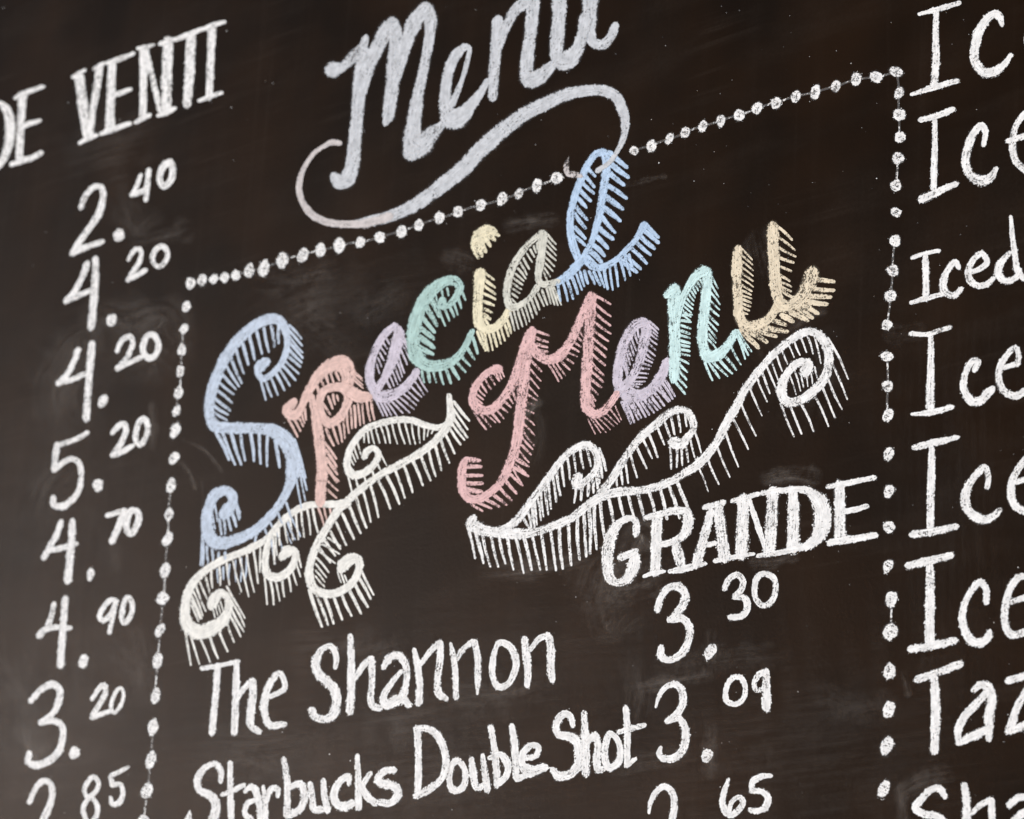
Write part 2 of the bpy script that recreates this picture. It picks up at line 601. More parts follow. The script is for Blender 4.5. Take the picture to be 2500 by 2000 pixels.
glyph("455,945,40 430,1060,45 400,1140,45/330,1215,55 370,1170,50 450,1145,45 590,1150,45/550,905,55 535,1100,55 520,1300,60 510,1460,65", 'digit')
dot(702, 1430, 36, 60, 'decimal_point')
glyph("985,920,35 930,915,45 870,980,45 840,1060,45 870,1090,45 930,1040,45 970,950,45/975,930,45 950,1060,40 920,1190,40", 'digit')
glyph("w45 1080,890 1115,960 1095,1060 1045,1110 1025,1060 1035,980 1055,910 1080,890", 'digit')
crop(0, 1500, 625)
part("price", "white chalk price 3.20, lowest whole one of the left column", 'white', 0.48)
glyph("260,730,50 340,640,50 440,590,60 500,630,60 500,720,60 440,840,50 345,915,50/"
      "345,915,50 440,895,50 520,940,55 525,1050,55 490,1160,60 400,1240,65 300,1270,60 240,1250,50 245,1170,50", 'digit')
dot(627, 1165, 42, 54, 'decimal_point', 0.0)
glyph("775,715,35 840,620,45 880,595,45 890,650,45 850,740,45 780,850,50/775,870,45 840,845,45 930,815,40", 'digit')
glyph("w32 1022,622 1042,680 1015,770 958,832 934,780 958,690 995,630 1022,622", 'digit')
part("price", "white chalk price with 85 raised beside it, cut off by the lower left edge", 'white', 0.48)
glyph("250,1580,45 290,1480,45 360,1405,50 420,1420,50 440,1500,50 420,1600,55 360,1740,55", 'digit')
glyph("w40 790,1370 830,1420 800,1500 740,1540 710,1490 740,1410 790,1370/w40 760,1545 700,1630 715,1700 745,1760 810,1700 820,1620 785,1555 760,1545", 'digit')
glyph("1080,1285,30 1000,1330,40 935,1360,40/930,1370,40 945,1440,40/945,1440,40 1010,1430,40 1035,1500,40 1010,1580,45 950,1600,45 930,1545,35", 'digit')
part("drink_name", "tip of a chalk capital just showing at the lower left edge", 'white', 0.48)
glyph("1600,1655,12 1592,1700,45 1585,1740,80 1580,1790,100")

# ---- large Menu heading with its swash
crop(700, 0, 625)
part("menu_heading", "big silvery chalk word Menu, cut off by the top edge, with a long swash below", 'silver', 0.36)
glyph("385,590,140 470,560,85 560,480,100 640,400,85 665,320,60/"
      "655,420,80 625,620,120 608,800,110 592,1000,105 572,1200,112 550,1400,115 500,1520,130 440,1535,120 400,1490,85/"
      "640,780,70 690,560,110 770,390,120 850,240,130 900,200,100/"
      "890,190,110 920,300,120 905,500,115 890,700,110 870,850,110 855,980,100 830,1040,50/"
      "890,760,70 950,560,90 1010,350,110 1080,180,130 1160,80,120/"
      "1170,70,120 1210,160,110 1195,350,85 1150,600,85 1105,800,95 1075,1000,115 1055,1180,150 1050,1290,140/"
      "1040,1290,130 1130,1230,170 1220,1130,130 1300,1060,70 1340,1010,50")
glyph("1490,400,60 1420,470,90 1365,600,85 1340,750,90 1340,900,110 1380,1010,150 1450,990,160 1540,900,95 1640,770,60 1690,680,50/"
      "1490,400,70 1535,400,40 1520,520,40 1480,660,40 1430,790,50 1390,880,60")
crop(1125, 0, 625)
glyph("313,180,100 303,330,100 293,450,90 278,600,95 274,720,90 268,820,80/"
      "320,400,60 385,220,80 465,80,90 545,20,110/"
      "600,-60,120 605,60,115 590,250,105 565,450,105 555,600,120 575,680,125 660,650,130 740,580,100 790,530,60")
glyph("830,-60,125 825,150,112 810,350,115 805,470,110/800,470,110 850,510,160 920,490,150 980,420,110 1020,300,90 1050,150,110/"
      "1092,-60,135 1085,150,125 1085,280,100 1120,360,80 1200,375,85 1270,300,75 1300,220,70")
cur['over'] = 0.0003
glyph("-890,1887,70 -776,1866,88 -617,1828,97 -455,1763,105 -297,1666,112 -136,1545,125 24,1418,130 130,1300,130 260,1175,130 400,1060,125 560,950,115 720,870,110 880,800,105 "
      "1050,765,90 1200,765,95 1300,810,95 1360,920,90 1385,1040,75 1370,1160,55 1320,1270,40 1260,1360,40 1150,1440,45", 'swash')
crop(440, 300, 500)
glyph("2200,985,92 2100,1020,92 1960,1055,88 1820,1068,78 1650,1062,75 1500,1030,80 1380,960,78 1290,840,70 1250,700,65 1270,560,55 "
      "1330,430,50 1420,310,45 1520,240,45 1600,205,60 1680,215,55", 'swash', 'rosy', 0.42)
crop(1125, 0, 625)
glyph("910,1320,10 890,1390,45 900,1460,50 950,1470,55 1010,1480,50", 'swash', 'rosy', 0.05)

# ---- Special
crop(450, 700, 600)
cur['over'] = 0.0
part("special_heading", "hatched chalk word Special, every letter in a different pastel colour", 'sky_grey', 0.36)
ink = Ink()
ink.ribbon([P(t, 90) for t in
            "715,660,90 665,700,100 645,760,60 690,810,55 760,770,50 840,690,50 890,580,55 905,460,60 880,360,80 820,290,90 740,285,95 "
            "620,340,95 510,430,95 400,560,95 310,720,95 250,880,95 220,1020,95 220,1120,90 270,1220,110 380,1240,100 520,1240,95 "
            "660,1245,100 790,1270,120 880,1340,150 940,1450,140 965,1560,135 960,1650,130".split()], 0.38)
crop(430, 1120, 600)
ink.ribbon([P(t, 90) for t in
            "1028,60,130 1025,110,120 1005,200,95 960,310,75 900,410,72 830,500,75 740,590,80 640,660,90 520,710,105 420,740,115 330,730,125 "
            "280,650,120 270,540,100 290,420,90 340,320,100 430,280,90 490,320,95 490,400,90 450,450,115 420,490,100".split()], 0.38)
ink.make("letter", 'sky_grey', cur['part'], "pale blue letter S")
crop(450, 700, 600)
hatch("15 32|830,350 740,370 650,400 560,460 480,540 410,620 350,720 310,830 290,930 270,1030 270,1110|"
      "830,500 770,550 690,590 610,640 530,730 500,840 470,880 440,940 410,1040 390,1110 370,1170/"
      "13 30|930,350 930,430 920,510 900,610 860,680 810,730 740,790 670,820|1030,450 1045,570 1030,640 1020,710 980,810 900,900 800,960 715,995/"
      "8 34|290,1300 370,1310 480,1300 600,1310 700,1320 800,1370|400,1520 470,1575 520,1530 620,1540 690,1560 830,1580/"
      "4 26|975,1370 1000,1450 1010,1560 985,1700|1060,1680 1075,1790 1060,1880 1020,1930", 'sky_grey')
crop(430, 1120, 600)
hatch("5 24|970,400 900,490 830,570 780,620 700,680|1010,520 930,570 860,640 800,680 690,730/5 24|1010,520 950,590 830,720|1090,680 1010,740 870,930/"
      "6 26|230,690 240,770 290,800 360,830 430,830|215,940 235,950 310,950 360,910 430,880/6 20|360,980 450,950 540,900 620,880|370,1090 440,1040 540,1100 610,1060/"
      "5 30|380,540 430,530 480,500 530,430|395,660 440,660 520,610 550,530/2 22|330,370 310,430|360,560 345,620/"
      "5 22|520,360 540,420 560,470|545,440 560,520 550,540", 'sky_grey')
crop(450, 700, 600)
ink = Ink()
for s in ("960,1010,75 905,1095,105 960,1130,100 1020,1070,70 1060,970,60", "1050,1000,70 1100,900,75 1180,780,90 1290,690,120 1390,680,150 1440,780,130 1430,870,110",
          "1330,880,70 1230,910,70 1185,1010,65 1200,1120,75 1270,1200,90 1360,1150,80 1420,1050,75 1440,950,90 1400,890,90 1330,880,70",
          "1430,900,110 1520,960,115 1610,970,85", "1110,960,60 1140,1080,70 1170,1250,95 1190,1400,100 1205,1550,95 1210,1700,100"):
    ink.ribbon([P(t, 70) for t in s.split()], 0.42)
crop(430, 1120, 600)
ink.ribbon([P(t, 70) for t in "1277,150,100 1270,240,98 1265,385,92".split()], 0.42)
ink.make("letter", 'salmon', cur['part'], "salmon letter p")
crop(450, 700, 600)
hatch("4 20|1470,720 1500,830|1560,800 1570,890/5 28|1160,860 1240,770 1330,760|1180,930 1260,850 1360,830/4 26|1220,1030 1290,950 1340,960|1280,1120 1310,1050 1350,1000/"
      "5 26|920,1180 1000,1140 1060,1080|990,1310 1040,1230 1070,1170/11 26|1250,1260 1380,1190 1460,1080 1540,1040 1640,990|1310,1390 1400,1360 1470,1250 1560,1210 1670,1170/"
      "4 30|1240,1380 1260,1480 1260,1600|1330,1510 1340,1610 1340,1720", 'salmon')
crop(430, 1120, 600)
hatch("4 26|1330,20 1320,140 1310,260|1410,100 1430,240 1410,350/4 24|1250,440 1400,440|1300,590 1400,500", 'salmon')
crop(450, 700, 600)
glyph("1700,900,60 1640,860,80 1625,750,80 1660,600,70 1740,440,65 1840,345,60/1845,340,60 1880,400,90 1860,520,105 1810,690,90 1750,810,60 1700,890,70/"
      "1650,880,80 1700,960,100 1790,960,110 1900,910,80 1990,820,70 2040,740,60", 'letter', 'lilac', 0.42, "lilac letter e beside the salmon p")
hatch("10 22|1900,380 1900,500 1870,620 1830,730 1780,830|1960,500 1970,650 1920,780 1880,850 1810,890/6 20|1760,440 1720,560 1690,680|1800,500 1760,620 1710,760/"
      "12 22|1670,980 1780,1030 1880,990 1970,910 2060,800|1740,1140 1850,1140 2000,1090 2060,990 2130,920", 'lilac')
crop(950, 500, 600)
glyph("470,840,75 450,890,60 520,880,55 590,800,60 620,720,80 580,670,90 500,670,90 400,730,110 310,830,115 250,960,115 215,1100,115 210,1220,120 "
      "240,1330,130 330,1410,110 450,1410,100 560,1370,80 650,1270,60 730,1110,50", 'letter', 'mint', 0.38, "mint letter c")
hatch("6 42|380,850 320,930 290,1050 280,1150 270,1250|440,980 410,1070 390,1140 395,1240 380,1310/3 25|400,770 460,740 510,740|420,850 470,800 520,800/"
      "6 28|440,930 520,910 580,850 640,760|490,1060 560,990 610,960 670,840/10 32|290,1470 380,1470 480,1460 570,1410 650,1330 740,1180|310,1560 400,1560 520,1580 640,1510 720,1400 780,1300", 'mint')
glyph("800,600,100 785,750,90 780,900,90 785,1020,95 830,1090,80 920,1080,65 1000,1010,65 1050,920,60/750,330,80 800,260,110 870,230,110 920,235,70/770,320,70 840,290,80 910,255,60", 'letter', 'cream', 0.36, "cream letter i")
hatch("6 42|740,380 800,340 860,290 910,240|785,470 830,430 900,340 960,270/8 34|840,600 840,700 840,820 830,930 840,1010|920,660 930,770 930,850 900,970 870,1050/"
      "9 28|780,1130 860,1130 960,1090 1040,1020|840,1290 890,1280 1000,1210 1070,1130", 'cream')
glyph("1350,250,70 1260,310,55 1160,420,60 1080,560,70 1040,700,70 1035,820,65 1070,900,70 1150,880,55 1230,820,50 1300,720,60/"
      "1350,260,80 1340,400,70 1320,550,75 1310,650,60 1340,695,60 1430,690,60 1480,670,50", 'letter', 'bone', 0.34, "greyish cream letter a")
hatch("8 22|1400,270 1390,380 1370,500 1360,600|1465,350 1470,460 1445,570 1390,680/13 22|1300,340 1230,410 1160,510 1110,620 1090,720 1080,830|1300,390 1270,470 1210,610 1180,680 1150,760 1110,860/"
      "14 24|1060,940 1150,930 1230,870 1300,780 1400,740 1450,740|1100,1100 1190,1070 1270,990 1350,890 1430,870 1510,880", 'bone')
crop(1250, 340, 400)
ink = Ink()
for s in ("1210,170,90 1110,190,90 1020,300,90 930,480,95 850,680,95 800,850,95 770,1000,95 770,1200,100 800,1380,110 850,1520,110 880,1590,90",
          "1200,170,110 1240,260,120 1240,400,110 1220,560,100 1190,750,100 1160,950,100 1120,1120,95 1060,1320,80 980,1480,75 900,1600,80 800,1700,100",
          "960,1600,90 1100,1690,100 1250,1660,90 1380,1580,75 1500,1460,70 1620,1330,75 1690,1220,85 1740,1130,110"):
    ink.ribbon([P(t, 70) for t in s.split()], 0.38)
crop(950, 500, 600)
ink.ribbon([P(t, 70) for t in "1680,500,70 1620,570,80 1540,640,75 1470,680,65".split()], 0.38)
ink.make("letter", 'blue', cur['part'], "sky blue letter l, the tallest of the word")
crop(1250, 340, 400)
hatch("12 60|1300,190 1310,330 1290,450 1270,620 1240,760 1220,910 1200,1040 1170,1190 1130,1300 1090,1410 1050,1490 1000,1560|"
      "1510,360 1520,500 1470,610 1500,780 1450,930 1420,1080 1360,1220 1320,1320 1260,1440 1210,1530 1170,1620 1100,1660/"
      "9 50|1000,380 950,460 930,580 900,680 870,780 850,900 830,990 830,1170 840,1290|1090,490 1090,630 1080,720 1030,820 980,900 990,1060 970,1170 960,1310 960,1400", 'blue', 0.42)
crop(950, 500, 600)
hatch("16 32|1480,690 1560,670 1640,630 1700,590 1780,600 1860,600 1950,560 2040,510 2110,450|1510,850 1610,830 1690,760 1720,690 1830,700 1900,730 1970,750 2080,660 2150,590", 'blue', 0.42)
crop(1500, 500, 600)
hatch("7 36|290,190 260,240 220,300 170,360 110,440 60,490|390,290 380,350 340,400 300,490 240,550 200,590", 'blue', 0.42)

# ---- Menu, second row of the coloured heading
crop(1100, 700, 600)
part("special_heading", "hatched chalk word Menu in pastel colours, below the word Special", 'pink', 0.34)
ink = Ink()
for s in ("420,720,85 330,750,60 250,830,60 200,920,65 200,1020,80 260,1080,90 350,1080,80 450,990,75 540,860,85 600,700,90 650,540,90 690,420,85",
          "715,385,80 680,560,90 655,720,90 640,880,95 620,1020,95 605,1160,95 590,1300,95 565,1420,90 530,1530,85 480,1630,75",
          "720,520,70 760,590,85 850,640,85 950,610,90 1040,500,75 1110,360,80 1170,220,80 1220,120,90",
          "1235,90,100 1230,200,90 1215,400,95 1205,600,95 1190,800,95 1185,950,95 1195,1060,90 1260,1120,85 1340,1090,75 1420,1000,65 1460,940,60"):
    ink.ribbon([P(t, 70) for t in s.split()], 0.32)
crop(750, 880, 600)
ink.ribbon([P(t, 70) for t in "1755,960,78 1735,1010,75 1680,1090,65 1590,1170,65 1490,1220,70 1420,1210,80 1370,1150,80 1355,1050,75 1360,950,75 1385,880,60".split()], 0.4)
ink.make("letter", 'pink', cur['part'], "pink capital M with a long curled tail")
crop(1100, 700, 600)
hatch("7 22|380,750 320,790 270,850 230,920 220,980|430,830 370,880 320,930 290,970 280,1030/3 22|400,740 440,720|430,830 470,790/"
      "10 22|220,1120 300,1120 380,1090 450,1030 520,960 590,900|310,1250 390,1200 450,1180 520,1080 550,1020 590,960/"
      "16 22|710,650 700,760 690,880 675,980 660,1080 655,1180 645,1280 630,1360 610,1450 590,1540 560,1620|800,740 780,870 770,960 745,1010 730,1110 740,1270 740,1400 710,1450 690,1540 680,1590 630,1740/"
      "4 30|750,390 760,480 780,560|860,430 850,510 850,570/10 22|870,700 940,670 1010,600 1080,500 1140,400|950,830 1020,780 1100,640 1140,540 1160,440/"
      "14 30|1290,90 1270,200 1265,330 1260,450 1255,560 1240,680 1230,790 1220,900 1230,990|1400,160 1400,330 1400,420 1370,550 1360,650 1340,790 1330,870 1280,970 1260,1050/"
      "8 16|1210,1170 1280,1170 1360,1130 1450,1060|1270,1290 1380,1280 1460,1210 1500,1170", 'pink', 0.22)
crop(750, 880, 600)
hatch("9 34|1850,880 1820,970 1770,1050 1700,1130 1620,1200 1530,1250 1450,1270|1945,930 1930,1050 1850,1140 1800,1230 1730,1280 1640,1290 1540,1320/"
      "5 38|1400,870 1390,960 1390,1060 1400,1130|1510,880 1530,960 1540,1060 1530,1150", 'pink', 0.3)
crop(1100, 700, 600)
glyph("1480,930,80 1465,800,85 1490,620,90 1540,460,90 1620,340,90 1690,310,90/1690,310,90 1720,370,95 1700,470,95 1660,650,85 1590,800,75 1520,880,90/"
      "1490,920,80 1560,960,110 1650,960,110 1760,900,90 1850,780,90 1900,660,80", 'letter', 'lilac', 0.3, "lilac letter e beside the pink M")
hatch("9 24|1640,380 1570,470 1540,580 1520,700|1650,440 1620,600 1570,700 1550,800/17 24|1750,310 1750,420 1720,560 1680,700 1610,830 1570,880|1820,380 1820,470 1790,630 1750,710 1710,830 1630,910/"
      "14 30|1510,1030 1600,1010 1700,970 1800,900 1890,830|1580,1210 1680,1150 1800,1100 1900,1020 1970,960", 'lilac', 0.28)
crop(1500, 500, 600)
glyph("525,750,125 520,880,105 525,1000,105 530,1150,100 530,1300,100 525,1450,100 520,1530,80/465,790,80 540,735,80/"
      "560,980,50 590,850,55 640,740,65 710,630,80 790,580,95/815,590,90 805,780,85 790,950,90 775,1100,95 780,1240,90 820,1330,110 900,1320,100 990,1240,80 1060,1120,60",
      'letter', 'aqua', 0.4, "pale aqua letter n")
hatch("14 30|600,970 590,1090 580,1200 580,1300 570,1420 520,1540|680,970 660,1120 660,1220 660,1310 640,1500 620,1660/11 24|740,640 680,730 630,850 590,960|770,690 710,790 690,900 660,1020/"
      "10 24|860,640 850,760 835,880 830,1000 830,1100 830,1190|910,740 920,860 920,950 910,1080 890,1180 890,1260/9 30|800,1400 880,1400 970,1330 1080,1160 1090,1120|860,1540 990,1510 1070,1450 1140,1350 1195,1280", 'aqua', 0.3)
glyph("1085,390,80 1075,520,90 1075,700,85 1085,860,85 1095,980,90 1150,1060,100 1240,1060,90 1340,1010,80 1420,910,80 1450,850,80/"
      "1390,190,100 1390,330,100 1400,500,100 1410,680,100 1430,800,95 1480,890,110 1560,880,100 1640,810,110 1700,700,120 1735,600,130", 'letter', 'peach', 0.3, "peach letter u")
hatch("13 24|1120,390 1120,520 1120,640 1110,760 1120,850 1140,950|1210,490 1215,590 1215,710 1200,800 1200,880 1170,960/"
      "13 44|1120,1120 1230,1120 1330,1080 1440,990 1560,950 1640,890 1700,850 1750,780 1790,660|1260,1250 1380,1190 1510,1110 1500,1030 1690,1020 1750,980 1860,880 1920,780 1930,680/"
      "9 32|1430,190 1440,340 1445,480 1440,600 1450,700 1480,760|1560,310 1590,440 1570,520 1540,660 1550,740 1560,810", 'peach', 0.32)

# ---- scrolls under the coloured heading
crop(750, 880, 600)
part("scroll_ornament", "white hatched leaf scroll curling down to the left below Special", 'cream_white', 0.4)
ink = Ink()
for s in ("1245,310,50 1255,420,60 1265,500,70 1230,560,60 1150,590,55 1040,570,60 930,530,60 800,520,60 650,550,60 520,600,60 430,690,55 370,800,60 350,920,65 390,1000,80 470,1000,70 570,930,60 625,830,55 590,770,50 520,800,60 500,850,55",
          "1265,480,70 1220,590,70 1110,720,70 960,830,70 800,920,65 650,1000,65 520,1090,65 400,1190,70 250,1335,70"):
    ink.ribbon([P(t, 60) for t in s.split()], 0.42)
crop(430, 1120, 600)
for s in ("1420,450,70 1300,640,70 1220,790,70 1175,930,70 1170,1040,80 1210,1140,80 1310,1185,75 1430,1170,70 1540,1090,65 1600,980,65 1600,890,80 1540,880,100 1470,930,110 1450,970,80",
          "1500,390,80 1390,400,65 1250,400,60 1120,420,60 1000,490,60 890,590,60 810,690,60 650,790,60 480,860,60 330,930,65 200,1030,70 110,1160,75 80,1300,80 90,1440,110 190,1520,130 300,1500,130 400,1430,100 460,1320,75 450,1220,65 390,1180,80 330,1240,100 310,1290,80",
          "810,720,50 790,820,60 780,930,60 810,1020,80 900,1040,80 990,980,70 1040,890,60 1040,810,60 980,810,100 930,860,80"):
    ink.ribbon([P(t, 60) for t in s.split()], 0.5)
ink.make("scroll_line", 'cream_white', cur['part'])
crop(750, 880, 600)
hatch("14 20|500,640 580,600 700,570 850,560 1000,590 1110,600|500,720 620,730 740,730 900,740 1000,720 1090,640/4 18|440,720 400,790 380,860|470,830 430,870 410,920/"
      "24 30|1300,380 1280,490 1260,590 1190,700 1090,780 960,870 820,970 680,1060 540,1140 420,1240 310,1380 200,1510 110,1650|1415,540 1405,670 1350,720 1260,890 1140,1010 1050,1080 880,1190 790,1280 600,1390 500,1490 400,1580 280,1660 200,1770/"
      "6 20|360,1020 440,1040 540,980 610,930 650,830|400,1160 460,1130 550,1060 630,980 700,930")
crop(430, 1120, 600)
hatch("7 22|1340,700 1280,790 1240,880 1230,960 1230,1040|1440,770 1420,870 1340,1000 1310,1060 1300,1120/9 32|1180,1180 1270,1220 1400,1210 1510,1170 1590,1080 1630,990|1280,1470 1350,1450 1470,1400 1610,1380 1700,1270 1735,1190/"
      "3 18|1420,1000 1480,1030|1450,1090 1500,1080/9 24|1200,440 1100,460 1000,530 900,620 850,700|1240,650 1120,680 1030,720 910,760 870,930/"
      "15 22|740,800 640,850 530,890 430,940 310,990 220,1080 160,1150 140,1230 140,1300|740,990 690,1160 620,1210 440,1100 320,1130 280,1220 240,1380 220,1400 200,1430/"
      "10 24|80,1500 140,1560 270,1600 380,1560 460,1440 490,1370 490,1280 460,1150|120,1800 230,1790 340,1780 440,1700 520,1600 580,1550 600,1480 610,1410/"
      "4 16|320,1310 390,1260|340,1400 410,1330/8 24|780,1070 860,1080 960,1040 1030,960 1070,830|805,1290 890,1260 980,1200 1075,1090 1100,960", None, 0.42)
crop(1100, 1020, 600)
part("scroll_ornament", "white hatched wave scroll above GRANDE ending in a tight spiral", 'white', 0.36)
ink = Ink()
for s in ("200,880,70 180,930,100 240,970,110 330,1000,90 450,1010,90 600,1020,90 750,1000,75 900,950,70 1060,880,70 1200,770,70 1330,690,80 1480,650,80 1640,640,70 1800,610,65 1950,550,65 2080,470,70",
          "450,990,70 560,920,70 660,800,65 760,660,65 850,540,65 950,400,60 1060,290,60 1170,240,70 1250,270,70 1290,380,60 1260,480,50 1180,560,60 1110,590,100 1120,520,90"):
    ink.ribbon([P(t, 60) for t in s.split()], 0.4)
crop(1100, 700, 600)
ink.ribbon([P(t, 60) for t in "1310,1815,70 1400,1710,70 1480,1580,70 1580,1430,65 1680,1310,70 1800,1210,70 1900,1120,65 2000,1080,65 2080,1100,65 2125,1180,65 2130,1250,60 2080,1320,60 2020,1380,90 1960,1370,110".split()], 0.36)
crop(1700, 720, 600)
ink.ribbon([P(t, 60) for t in "-80,1550,72 0,1500,80 100,1400,75 180,1290,70 260,1130,70 350,980,75 430,830,70 540,680,70 660,540,65 780,430,65 900,350,70 1000,320,65 1090,370,80 1150,470,80 1160,600,80 1120,740,80 1020,850,80 900,930,80 800,940,90 750,870,85 760,770,75 820,660,65 910,590,70 980,610,90 960,670,110".split()], 0.44)
ink.make("scroll_line", 'white', cur['part'])
crop(1100, 1020, 600)
hatch("26 34|150,960 280,1040 420,1060 560,1070 700,1070 850,1020 1000,980 1150,870 1230,820 1330,740 1500,700 1660,680 1850,640 2000,590|210,1240 350,1320 470,1280 620,1370 770,1330 890,1340 1020,1300 1170,1250 1220,1190 1380,1080 1540,850 1720,900 1910,900 2110,840/"
      "15 28|1200,290 1080,310 970,400 890,500 830,590 760,700 720,770 640,880|1230,430 1100,470 1000,600 930,750 850,860 790,900 730,970 690,970/"
      "8 30|1310,290 1310,430 1270,530 1200,600 1100,620|1370,470 1310,570 1280,640 1190,700 1080,750")
crop(1100, 700, 600)
hatch("12 26|2060,1130 1980,1130 1910,1160 1840,1200 1750,1300 1690,1360 1620,1440 1550,1510 1500,1590 1450,1640|2070,1230 2000,1290 1950,1290 1890,1350 1830,1490 1760,1510 1710,1620 1580,1720 1520,1730 1460,1750/"
      "6 26|1930,1430 2000,1420 2040,1380 2090,1320 2140,1260|1940,1600 2000,1590 2050,1560 2130,1520 2200,1450")
crop(1700, 720, 600)
hatch("18 22|20,1520 130,1420 240,1270 320,1110 410,920 510,740 570,680 620,610 680,550 740,500 810,430 880,390 960,370 1040,380|100,1720 230,1650 340,1560 440,1380 535,1200 610,960 640,880 700,820 730,700 790,620 860,550 935,520 1000,500 1090,600/"
      "8 24|750,980 830,990 930,980 1040,890 1110,820 1160,740 1200,620 1170,410|855,1250 930,1220 1020,1190 1150,1150 1215,1090 1275,1000 1320,910 1320,730/"
      "6 18|810,690 870,650 950,720 1000,720 1040,640|870,870 920,830 960,810 1010,800 1060,730")

# ---- GRANDE and its prices
crop(1440, 1100, 750)
part("column_heading", "white chalk capitals GRANDE over the middle price column", 'white', 0.46)
glyph("325,590,45 325,500,45 290,475,45 220,500,50 160,570,75 130,680,85 125,800,80 140,890,75 190,930,50 260,900,70 305,820,85 315,740,70 305,710,50/215,750,50 280,725,50 330,700,30")
glyph("470,480,75 465,650,75 460,850,75/400,470,40 520,440,45 620,420,55 680,440,65 690,520,70 650,600,65 580,640,45 500,660,40/600,650,60 625,740,75 650,830,60/380,885,25 450,855,35 520,850,25/560,850,30 640,835,50 720,815,40 810,795,30")
glyph("850,430,50 810,580,60 760,750,70 740,810,50/900,400,70 920,550,75 945,750,80/790,670,35 880,650,35/805,400,40 940,365,40/880,775,35 1000,750,35")
glyph("1080,340,80 1070,550,85 1065,730,85/1000,355,35 1180,305,35/1120,350,30 1170,500,40 1230,680,35/1000,750,35 1150,725,25/1285,290,80 1275,500,80 1260,710,80/1210,300,35 1340,275,35/1180,740,30 1300,720,40")
glyph("1425,280,65 1430,450,80 1425,680,85/1340,285,40 1450,270,40 1540,290,60 1610,360,110 1635,470,120 1610,590,100 1540,660,60 1440,690,45 1320,720,40")
glyph("1750,240,70 1755,420,75 1755,620,80/1670,255,35 1800,230,40 2000,190,35/1790,430,40 1880,410,40 1945,390,35/1685,645,45 1800,630,50 2005,595,40")
part("price", "white chalk price 3.30 directly under GRANDE", 'white', 0.42)
glyph("475,1120,50 500,1030,45 560,960,55 630,960,60 670,1020,60 650,1090,60 600,1160,60 560,1190,45/570,1190,45 650,1180,55 700,1250,55 690,1340,55 640,1430,55 550,1470,45 500,1440,60 500,1380,40", 'digit')
dot(848, 1410, 38, 60, 'decimal_point', 0.5)
glyph("945,970,40 980,900,45 1040,875,45 1075,920,45 1060,980,45 1020,1025,45/1020,1025,45 1090,1040,50 1105,1110,50 1060,1165,45 990,1170,45", 'digit')
glyph("w42 1180,885 1230,865 1285,890 1305,960 1280,1050 1220,1090 1170,1050 1155,980 1180,885", 'digit')
crop(1400, 1500, 625)
part("price", "white chalk price 3.09 beside Double Shot", 'white', 0.46)
glyph("695,780,25 720,690,35 780,610,45 860,590,60 915,650,65 920,740,65 880,830,60 790,900,55/800,895,50 890,880,60 940,960,65 945,1060,70 910,1160,70 830,1215,65 750,1210,55 720,1170,50 735,1120,30", 'digit')
dot(1122, 1192, 48, 56, 'decimal_point', 0.2)
glyph("w45 1350,530 1300,590 1280,690 1300,740 1370,755 1430,710 1445,600 1410,535 1350,530", 'digit')
glyph("1620,480,50 1560,510,50 1520,590,45 1540,640,45 1600,630,40/1625,480,55 1625,630,70 1625,790,70", 'digit')
part("price", "white chalk price with 65 raised beside it, cut off by the bottom edge", 'white', 0.46)
glyph("635,1670,25 650,1580,40 700,1490,50 770,1450,60 830,1500,60 850,1600,60 830,1740,60", 'digit')
glyph("1305,1390,30 1275,1480,45 1255,1580,55 1280,1660,60 1320,1690,55 1390,1650,55 1430,1580,50 1400,1540,45 1340,1570,40 1310,1660,40", 'digit')
glyph("1660,1360,40 1570,1370,50 1510,1410,55 1500,1480,45/1500,1490,45 1580,1490,50 1640,1550,55 1620,1620,55 1560,1655,45 1490,1650,50", 'digit')

# ---- drink names of the middle panel
crop(420, 1500, 625)
part("drink_name", "white chalk drink name The Shannon", 'white', 0.5)
glyph("250,455,40 380,435,40 560,395,35/385,430,50 370,650,55 335,1000,55")
glyph("545,400,45 540,600,60 525,990,60/540,730,40 610,620,50 680,560,55/680,560,55 680,700,65 660,850,70 665,940,60 730,990,50")
glyph("820,690,40 900,660,45 950,620,50 935,540,50 900,495,50 840,560,55 795,650,60 775,770,65 790,880,55 830,935,60 940,925,55")
glyph("1375,450,35 1385,360,50 1340,270,55 1270,290,50 1215,390,70 1220,480,75 1300,560,80 1370,640,80 1385,750,80 1350,850,80 1280,885,60 1200,860,70 1180,810,70")
glyph("1500,180,45 1510,400,60 1510,600,70 1500,820,65/1540,540,45 1620,420,50 1680,370,50/1680,380,55 1685,550,55 1675,720,55 1700,780,60 1750,790,60")
glyph("1780,450,40 1830,370,60 1910,345,65 1970,430,60 1970,580,55 1950,700,70 1990,760,60/1930,480,40 1840,590,50 1780,700,60 1800,760,80 1900,720,90")
crop(900, 1500, 625)
glyph("385,300,40 410,420,55 430,600,55 420,750,55/440,420,40 520,310,45 600,240,50/605,245,55 600,400,55 580,560,60 590,660,70 650,710,50")
glyph("690,245,25 715,350,55 730,500,50 735,700,50/740,380,40 800,290,45 880,230,50/890,235,60 915,350,55 920,550,55 915,670,20")
glyph("w50 1100,240 1190,270,65 1240,380,60 1230,480,55 1170,590,55 1090,610,60 1045,520,55 1045,400,50 1070,290,40 1100,240,45")
glyph("1315,210,60 1330,350,75 1340,480,60 1335,600,50/1360,300,40 1430,210,50 1510,170,45/1520,190,60 1535,300,65 1535,450,65 1545,550,60")
crop(420, 1500, 625)
part("drink_name", "white chalk drink name ending in Double Shot, lowest of the middle panel", 'white', 0.52)
glyph("410,1410,40 410,1320,60 370,1260,50 280,1290,50 215,1390,60 230,1480,60 330,1530,70 370,1600,75 350,1725,80 330,1790,80")
